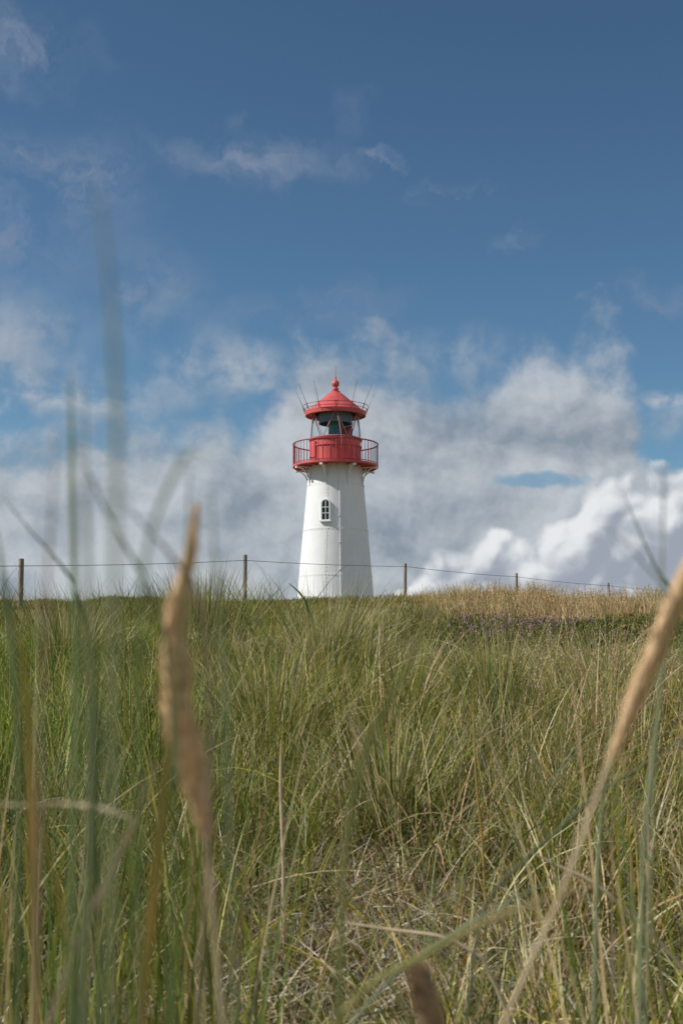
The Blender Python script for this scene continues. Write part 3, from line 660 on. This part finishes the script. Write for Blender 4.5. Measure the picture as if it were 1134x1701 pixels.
# roof
re_ = tr(50.5, 688); ze = zs
ap = tz(651); 
rf = MB().lathe([(rg-.05, ze+.02), (re_-.10, ze-.02), (re_-.07, ze-.10), (re_-.01, ze-.10), (re_+.01, ze+.10), (re_-.12, ze+.13), (tr(41, 675), tz(679)), (tr(27, 665), tz(667.5)), (tr(14, 655), tz(656.5)), (tr(6.5, 651), ap), (0, ap)], 96)
for k in range(12):
    th = 2*math.pi*k/12+.12
    if k % 3: continue
    rf.sweep([cyl(th, tr(41, 675), tz(679)+.01), cyl(th, tr(27, 665), tz(667.5)+.01), cyl(th, tr(14, 655), tz(656.5)+.01), cyl(th, tr(6.5, 651), ap)], .012, 4)
roof = rf.build('roof', RED, LH, 28)
rb = tr(6.3, 637); zb = tz(637.5)
fp = [(0, ap-.02), (tr(7, 651), ap-.02), (tr(7.4, 650), ap+.04), (tr(4.5, 650), ap+.06), (tr(4.2, 648), ap+.12), (tr(5.4, 648), ap+.13), (tr(5.2, 647), ap+.17), (tr(3.6, 647), ap+.18)]
for k in range(13):
    a = -1.0+k/12*2.3; fp.append((rb*math.cos(a), zb+rb*1.05*math.sin(a)))
zt = zb+rb*1.05*math.sin(1.3)
fp += [(rb*.22, zt+.03), (rb*.16, zt+.09), (rb*.28, zt+.12), (rb*.16, zt+.15), (.022, zt+.19), (.012, tz(608)), (0, tz(607))]
MB().lathe(fp, 32).build('ball_finial', RED, roof, 35)
rr = MB(); rro = tr(55, 680)
rr.sweep(circ(rro, tz(676.5)), .014, 6, closed=True); rr.sweep(circ(rro-.06, tz(682)), .014, 6, closed=True)
RODS = [30, -30, 59, -59, 106, -106, 150, -150]
for d in RODS+[0, 3, 180]:
    th = R(d); rr.sweep([cyl(th, re_-.03, ze+.06), cyl(th, rro, tz(676.5))], .02, 6); rr.box(cyl(th, rro, tz(676.5)), (.06, .06, .06))
rr.build('roof_rail', REDD, roof, 50)
for d in RODS:
    th = R(d); MB().sweep([cyl(th, rro-.05, tz(685)), cyl(th, rro, tz(676.5)), cyl(th, rro+.46, tz(676.5)+.98)], [.013, .013, .008], 6).build('lightning_rod', STEEL, roof)
for d in (78, -78, 95, -95, 118, -118): # gutter hooks under the eave
    pass

# ------------------------------------------------------------------ fence
FX, FY, FA, FB = -.2498*25.6, 25.6, .1599*25.6, .2017*25.6
tops = {-1: 925, 0: 928, 1: 921.5, 2: 936, 3: 952, 4: 968, 5: 980}
fence = empty('fence', (FX, FY, float(hgt(FX, FY))), 'round grey wooden post fence with one thin wire running across the dune crest', 'fence')
F0 = Vector(fence.location); wp = []; posts_ = []
for k in range(-1, 6):
    X, Y = FX+FA*k, FY+FB*k; X = {3: .1368, 4: .2085}.get(k, X/Y)*Y; top = at(567, tops[k], Y).z; g_ = float(hgt(X, Y)); lean = Vector((random.uniform(-.02, .02), random.uniform(-.02, .02), 0))
    r = (.054, .054, .052, .047, .043, .040, .04)[k+1]
    b = Vector((X, Y, g_-.4))-F0; t = Vector((X, Y, top))+lean-F0; m = MB()
    m.sweep([b, b.lerp(t, .5)+Vector((random.uniform(-.01, .01), 0, 0)), t-Vector((0, 0, .015)), t], [r*1.03, r, r*.97, r*.86], 12)
    post_o = m.build('post', WOOD, fence, 40)
    posts_.append(bpy.context.scene.objects[-1] if False else post_o)
    drop = (.13, .15, .14, .09, .12, .11, .1)[k+1]
    wp.append(t-Vector((0, r+.006, drop)))
w = MB(); pts = []
for a, b in zip(wp[:-1], wp[1:]):
    for i in range(8):
        u = i/8; p = a.lerp(b, u); p.z -= .05*4*u*(1-u)*.6; pts.append(p)
pts.append(wp[-1]); w.sweep(pts, .0062, 6); w.build('wire', WIREM, fence, 60)
for p, po in zip(wp, posts_): MB().box(p+Vector((0, .006, 0)), (.03, .03, .014)).build('staple', WIREM, po)

# ------------------------------------------------------------------ foreground stems, leaves and seed heads
def tint_mat(name, c0, c1, scale=30):
    return mat(name, c0, .65, var=.5, vscale=scale, col2=c1, spec=.25)
M_SG = tint_mat('stem_green', (.20, .26, .10), (.14, .19, .07)); M_SB = tint_mat('stem_blue_green', (.27, .29, .165), (.19, .22, .12)); M_ST = tint_mat('stem_straw', (.62, .49, .32), (.48, .36, .22))
M_OR = tint_mat('leaf_orange', (.62, .38, .10), (.30, .27, .07), 12); M_SH = tint_mat('seed_tan', (.86, .62, .37), (.68, .46, .26), 60); M_SD = tint_mat('seed_brown', (.52, .37, .24), (.38, .26, .16), 60)
M_OL = tint_mat('leaf_olive', (.34, .33, .12), (.26, .28, .09), 12); M_MX = tint_mat('leaf_mottled', (.56, .42, .20), (.33, .32, .09), 14); M_RD = tint_mat('stem_reddish', (.34, .22, .17), (.24, .18, .12), 12); M_GD = tint_mat('leaf_green', (.13, .19, .06), (.10, .15, .05), 12)
def spline(pts, n):
    pts = [Vector(p) for p in pts]; out = []; P_ = [pts[0]*2-pts[1]]+pts+[pts[-1]*2-pts[-2]]; seg = len(pts)-1
    for i in range(n+1):
        u = i/n*seg; k = min(int(u), seg-1); t = u-k; a, b, c, d = P_[k:k+4]
        out.append(.5*((2*b)+(c-a)*t+(2*a-5*b+4*c-d)*t*t+(3*b-a-3*c+d)*t**3))
    return out
def to_ground(pts, dx=.0, dy=.12):
    p = pts[-1]; X, Y = p.x+dx, max(.12, p.y+dy); return pts+[Vector((p.x+dx*.4, (p.y+Y)/2, p.z-.35*(p.z-float(hgt(X, Y))))), Vector((X, Y, float(hgt(X, Y))-.02))]
def path3(px, D0, D1=None):
    D1 = D1 or D0; n = len(px)-1
    return [at(x, y, D0+(D1-D0)*i/n) for i, (x, y) in enumerate(px)]
def stem_thing(name, cat, label, px, D0, D1, wpx, material, part='stem', dx=0, dy=.1, flat=1.0, ground=True, group=None, tipw=.25):
    """tip first"""
    p = path3(px, D0, D1)
    s = spline(p, 10*len(p))
    if ground:
        q, t = s[-1], (s[-1]-s[-3]).normalized()
        if t.z > -.5: t = (t+Vector((0, 0, -1.2))).normalized()
        hh = q.z-float(hgt(q.x, q.y+dy)); G = Vector((q.x+t.x/max(.4, -t.z)*hh*.25+dx, max(.12, q.y+dy), 0)); G.z = float(hgt(G.x, G.y))-.02
        C_ = q+t*hh*.5
        for i in range(1, 15): u = i/14; s.append(q*(1-u)**2+C_*2*u*(1-u)+G*u*u)
    base = s[-1]; e = empty(name, base, label, cat, group); n = len(s)
    wm = wpx*((D0+D1)/2)/FPX/2
    rad = [wm*(tipw+(1-tipw)*min(1, (i/n)*3.2)) for i in range(n)]
    m = MB(); m.sweep([q-base for q in s], rad, 8, flat, (1, .2, 0) if flat < 1 else None); o = m.build(part, material, e, 60)
    return e, s, base
def seed_head(e, base, px, D0, D1, wpx, material, seedn=900, name='seed_head'):
    p = path3([(x, y) for x, y, _ in px], D0, D1); s = spline(p, 60); ws = np.interp(np.linspace(0, 1, 61), np.linspace(0, 1, len(px)), [w for *_, w in px])*((D0+D1)/2)/FPX/2*.88
    m = MB(); m.sweep([q-base for q in s], [max(.0006, w*.58*(1+.14*math.sin(i*1.7)+.08*random.uniform(-1, 1))) for i, w in enumerate(ws)], 10)
    seedn = int(seedn*1.6)
    for _ in range(seedn):
        u = random.random()*60; k = min(int(u), 59); c = s[k].lerp(s[k+1], u-k)-base; t = (s[k]-s[k+1]).normalized(); w_ = ws[k]
        a = random.uniform(0, 6.28); n1 = t.orthogonal().normalized(); d = n1*math.cos(a)+t.cross(n1)*math.sin(a)
        L = w_*random.uniform(.9, 1.6)+.001; q = c+d*w_*random.uniform(.45, .8); ax = (t*.93+d*random.uniform(.1, .35)).normalized(); b = ax.cross(d).normalized(); h = w_*.16+.0003
        if _ % 3 == 0: ax = (t*.85+d*random.uniform(.3, .6)).normalized(); L *= random.uniform(1.1, 1.7); h *= .45
        tip = q+ax*L; m.add([q, q+ax*L*.45+b*h, tip, q+ax*L*.45-b*h, q+ax*L*.4+d*h*1.1], [(0, 1, 4), (1, 2, 4), (2, 3, 4), (3, 0, 4)])
    return m.build(name, material, e, 180)
GRP = 'out of focus grass close to the lens'
# 1 tan seed head, left of the lighthouse
e, s, b = stem_thing('marram_stalk', 'grass stem', 'stout upright tan seed head standing left of the lighthouse, its tip among the clouds', [(318, 900), (300, 1050), (300, 1200), (328, 1330), (345, 1400), (358, 1560), (372, 1720)], .56, .60, 9, M_ST, dx=.02)
seed_head(e, b, [(327, 842, 9), (318, 910, 19), (306, 960, 22), (296, 1010, 30), (290, 1060, 40), (294, 1130, 44), (298, 1190, 48), (315, 1250, 50), (325, 1300, 46), (336, 1350, 34), (347, 1398, 18)], .56, .575, 1, M_SH, 1300)
# 2 slanting seed head at the right edge
e, s, b = stem_thing('marram_stalk', 'grass stem', 'long slanting tan seed head on a straw stalk leaving through the right edge', [(1150, 930), (1100, 1040), (1040, 1190), (990, 1325), (930, 1490), (880, 1600), (830, 1720)], .62, .72, 8, M_ST, dx=-.04)
seed_head(e, b, [(1215, 800, 14), (1180, 880, 24), (1150, 935, 27), (1114, 1015, 33), (1085, 1090, 31), (1058, 1150, 28), (1035, 1210, 21), (1012, 1270, 12)], .615, .64, 1, M_SH, 1300)
# 3 brown head poking up from below
e, s, b = stem_thing('marram_stalk', 'grass stem', 'short dark brown seed head poking up at the bottom edge', [(700, 1612), (712, 1680), (728, 1740)], .75, .76, 9, M_RD)
seed_head(e, b, [(692, 1612, 20), (700, 1638, 36), (712, 1678, 42), (722, 1720, 34), (735, 1790, 20)], .75, .76, 1, M_SD, 700)
items = [
 ('tallest blurred stem of all, reaching far up into the blue sky', [(160, 305), (176, 420), (188, 560), (194, 720), (192, 900), (188, 1100), (186, 1400), (180, 1720)], .27, .29, 12, M_SB, 1, 0),
 ('green stem with a reddish tip, next left of the tallest blurred stem', [(117, 620), (119, 700), (120, 800), (124, 950), (128, 1150), (122, 1400), (118, 1720)], .52, .54, 10, M_SG, 1, 0),
 ('faint grey stem right behind the reddish tipped one', [(140, 640), (142, 800), (148, 1000), (150, 1250), (140, 1720)], .40, .42, 8, M_SB, 1, 0),
 ('faint pinkish stem left of the reddish tipped one', [(92, 720), (86, 860), (78, 990), (70, 1200), (60, 1720)], .42, .45, 6, M_RD, 1, 0),
 ('thin blade arching in from the left edge over the leftmost fence post', [(5, 825), (50, 880), (95, 930), (128, 985), (150, 1100), (160, 1400), (165, 1720)], .85, .9, 5, M_GD, .4, .02),
 ('long blade bending down rightwards behind the tallest blurred stem', [(126, 735), (160, 815), (205, 900), (250, 985), (280, 1100), (290, 1400), (285, 1720)], .5, .54, 7, M_SG, .4, .02),
 ('faint blade folded over in a bow above the tan seed head', [(352, 770), (330, 752), (308, 758), (275, 820), (250, 890), (235, 1000), (230, 1300), (228, 1720)], .36, .38, 9, M_SG, .5, 0),
 ('thin dark stem just above the tan seed head', [(316, 770), (313, 850), (308, 950), (300, 1100), (290, 1400), (280, 1720)], .52, .56, 5, M_GD, 1, 0),
 ('faint drooping blade between the tan seed head and the left fence posts', [(200, 830), (250, 885), (290, 930), (330, 1000), (350, 1200), (330, 1720)], .5, .52, 7, M_RD, .5, 0),
 ('faint upright blade close right of the tan seed head', [(350, 810), (355, 900), (362, 990), (375, 1200), (390, 1720)], .45, .47, 7, M_SB, .6, 0),
 ('curved blade leaning against the left edge above the grass', [(-5, 880), (5, 950), (18, 1050), (30, 1250), (30, 1720)], .6, .6, 10, M_SG, .5, 0),
 ('orange spotted leaf upright at the far left', [(30, 1040), (42, 1130), (50, 1250), (55, 1450), (60, 1720)], .62, .64, 14, M_OR, .35, 0),
 ('broad dark green leaf running up the left side', [(150, 1060), (160, 1200), (155, 1400), (140, 1560), (130, 1720)], .45, .47, 15, M_GD, .35, 0),
 ('green and orange leaf standing below the tan seed head', [(285, 1170), (276, 1280), (262, 1420), (248, 1560), (232, 1720)], .6, .64, 16, M_OR, .35, 0),
 ('dry leaf slanting down left from beside the orange one', [(262, 1260), (222, 1370), (170, 1480), (120, 1590), (75, 1720)], .62, .64, 11, M_ST, .35, 0),
 ('pale dead leaf bowed flat across the left edge', [(232, 1372), (190, 1348), (120, 1336), (50, 1338), (-20, 1345), (-90, 1420)], .66, .66, 12, M_ST, .35, -.05),
 ('olive blade slanting across the slope below the middle fence post', [(725, 1000), (690, 1075), (650, 1160), (610, 1240), (575, 1400), (560, 1720)], .55, .6, 12, M_OL, .4, 0),
 ('broad green and tan leaf lying across the bottom near the dark seed head', [(1000, 1462), (900, 1495), (800, 1535), (700, 1590), (610, 1640), (540, 1720)], .66, .62, 11, M_MX, .4, 0),
 ('grey green leaf lying just above the broad one', [(930, 1455), (850, 1495), (760, 1545), (680, 1600), (600, 1680), (560, 1740)], 1.1, 1.0, 6, M_SB, .4, 0),
 ('thin stem upright near the right edge against the clouds', [(1100, 765), (1100, 860), (1098, 980), (1096, 1120), (1086, 1260), (1080, 1450), (1070, 1720)], .65, .7, 5, M_SB, 1, .03),
 ('dark thin leaf slanting down rightwards over the last fence post', [(1035, 820), (1062, 885), (1090, 945), (1118, 985), (1150, 1060), (1160, 1300), (1150, 1720)], .95, .95, 5, M_GD, .5, 0),
 ('faint thin leaf slanting beside the dark one at the right', [(1000, 868), (1040, 905), (1080, 950), (1120, 1010), (1140, 1200), (1140, 1720)], .6, .6, 4, M_GD, .5, 0),
 ('blue green leaf crossing behind the slanting tan stalk', [(1140, 1225), (1070, 1268), (985, 1325), (920, 1385), (870, 1430), (800, 1520), (770, 1740)], 1.1, 1.2, 7, M_SB, .4, 0),
 ('blue green stem upright between the slanting stalk and right edge', [(1104, 1100), (1092, 1180), (1082, 1270), (1068, 1420), (1060, 1720)], 1.0, 1.05, 7, M_SB, 1, 0),
 ('blue green stem rising beside the bend of the slanting stalk', [(1012, 1240), (1000, 1330), (994, 1420), (990, 1500), (985, 1720)], 1.2, 1.25, 7, M_SB, 1, 0),
 ('bright bleached straw lying slantwise right of the middle', [(875, 1412), (930, 1440), (990, 1470), (1060, 1530)], 1.9, 1.9, 7, M_ST, .6, .02),
 ('long bleached straw lying level above the mat of dead stalks', [(560, 1530), (640, 1543), (735, 1557), (800, 1590)], 1.9, 1.9, 7, M_ST, .6, .02),
 ('short dark blade tip leaning before the foot of the lighthouse', [(480, 969), (500, 988), (515, 1020), (530, 1060), (540, 1100)], 9, 9, 5, M_GD, .5, 0),
 ('yellow stalk standing thin right of the middle', [(785, 1130), (787, 1220), (792, 1310), (800, 1390), (805, 1480)], 3.2, 3.4, 4, M_OR, 1, 0),
 ('short bleached stalk upright right of the tan seed head', [(467, 1230), (466, 1290), (468, 1360), (470, 1420)], 3.4, 3.4, 6, M_ST, 1, 0),
]
for lab, px, D0, D1, wpx, mm, flat, dx in items:
    leafy = flat < 1
    stem_thing('grass_leaf' if leafy else 'grass_stalk', 'grass leaf' if leafy else 'grass stalk', lab, px, D0, D1, wpx, mm, 'blade' if leafy else 'stem', dx, .08, flat, True, GRP)
# near clump of tall blades down the left side
def clump(label, x0, x1, y_tip, D, n, wr, pal, wts, spread=.12):
    X = ((x0+x1)/2-567)/FPX*D; z = float(hgt(X, D)); e = empty('marram_clump', (X, D, z), label, 'grass clump', 'near clumps of marram')
    xs = (rng.uniform(x0, x1, n)-567)/FPX; Ys = D+rng.normal(0, spread, n); r = np.stack([xs*Ys, Ys, hgt(xs*Ys, Ys)-.02], -1)
    tip = EZ-(rng.uniform(*y_tip, n)-1110)/FPX*Ys; L = np.clip(tip-r[:, 2], .2, 1.6)*1.06
    c0 = pick(n, pal, wts); c1 = np.where((rng.random(n) < .25)[:, None], pick(n, [YEL, STR, A(.36, .22, .07)], [1, 1, 1]), c0)
    build_strips('blades', [blades(r, L, rng.uniform(0, .12, n), rng.uniform(0, .5, n), rng.uniform(0, 6.28, n), rng.uniform(*wr, n), c0, c1, 10)], LEAF, e)
clump('blurred clump of tall green marram filling the lower left', -20, 330, (1020, 1560), 1.2, 70, (.003, .005), [GREEN, DEEP, BLUE, OLIVE], [4, 3, 1, 1], .2)
clump('sharper green marram clump a little behind the lower left one', -40, 430, (1120, 1560), 2.1, 170, (.004, .006), [GREEN, DEEP, BLUE, STR], [4, 3, 1, 1], .3)
clump('sparse marram clump rising in the lower right corner', 980, 1180, (1100, 1600), 1.7, 60, (.0035, .006), [GREEN, BLUE, OLIVE, STR], [3, 3, 2, 3], .25)
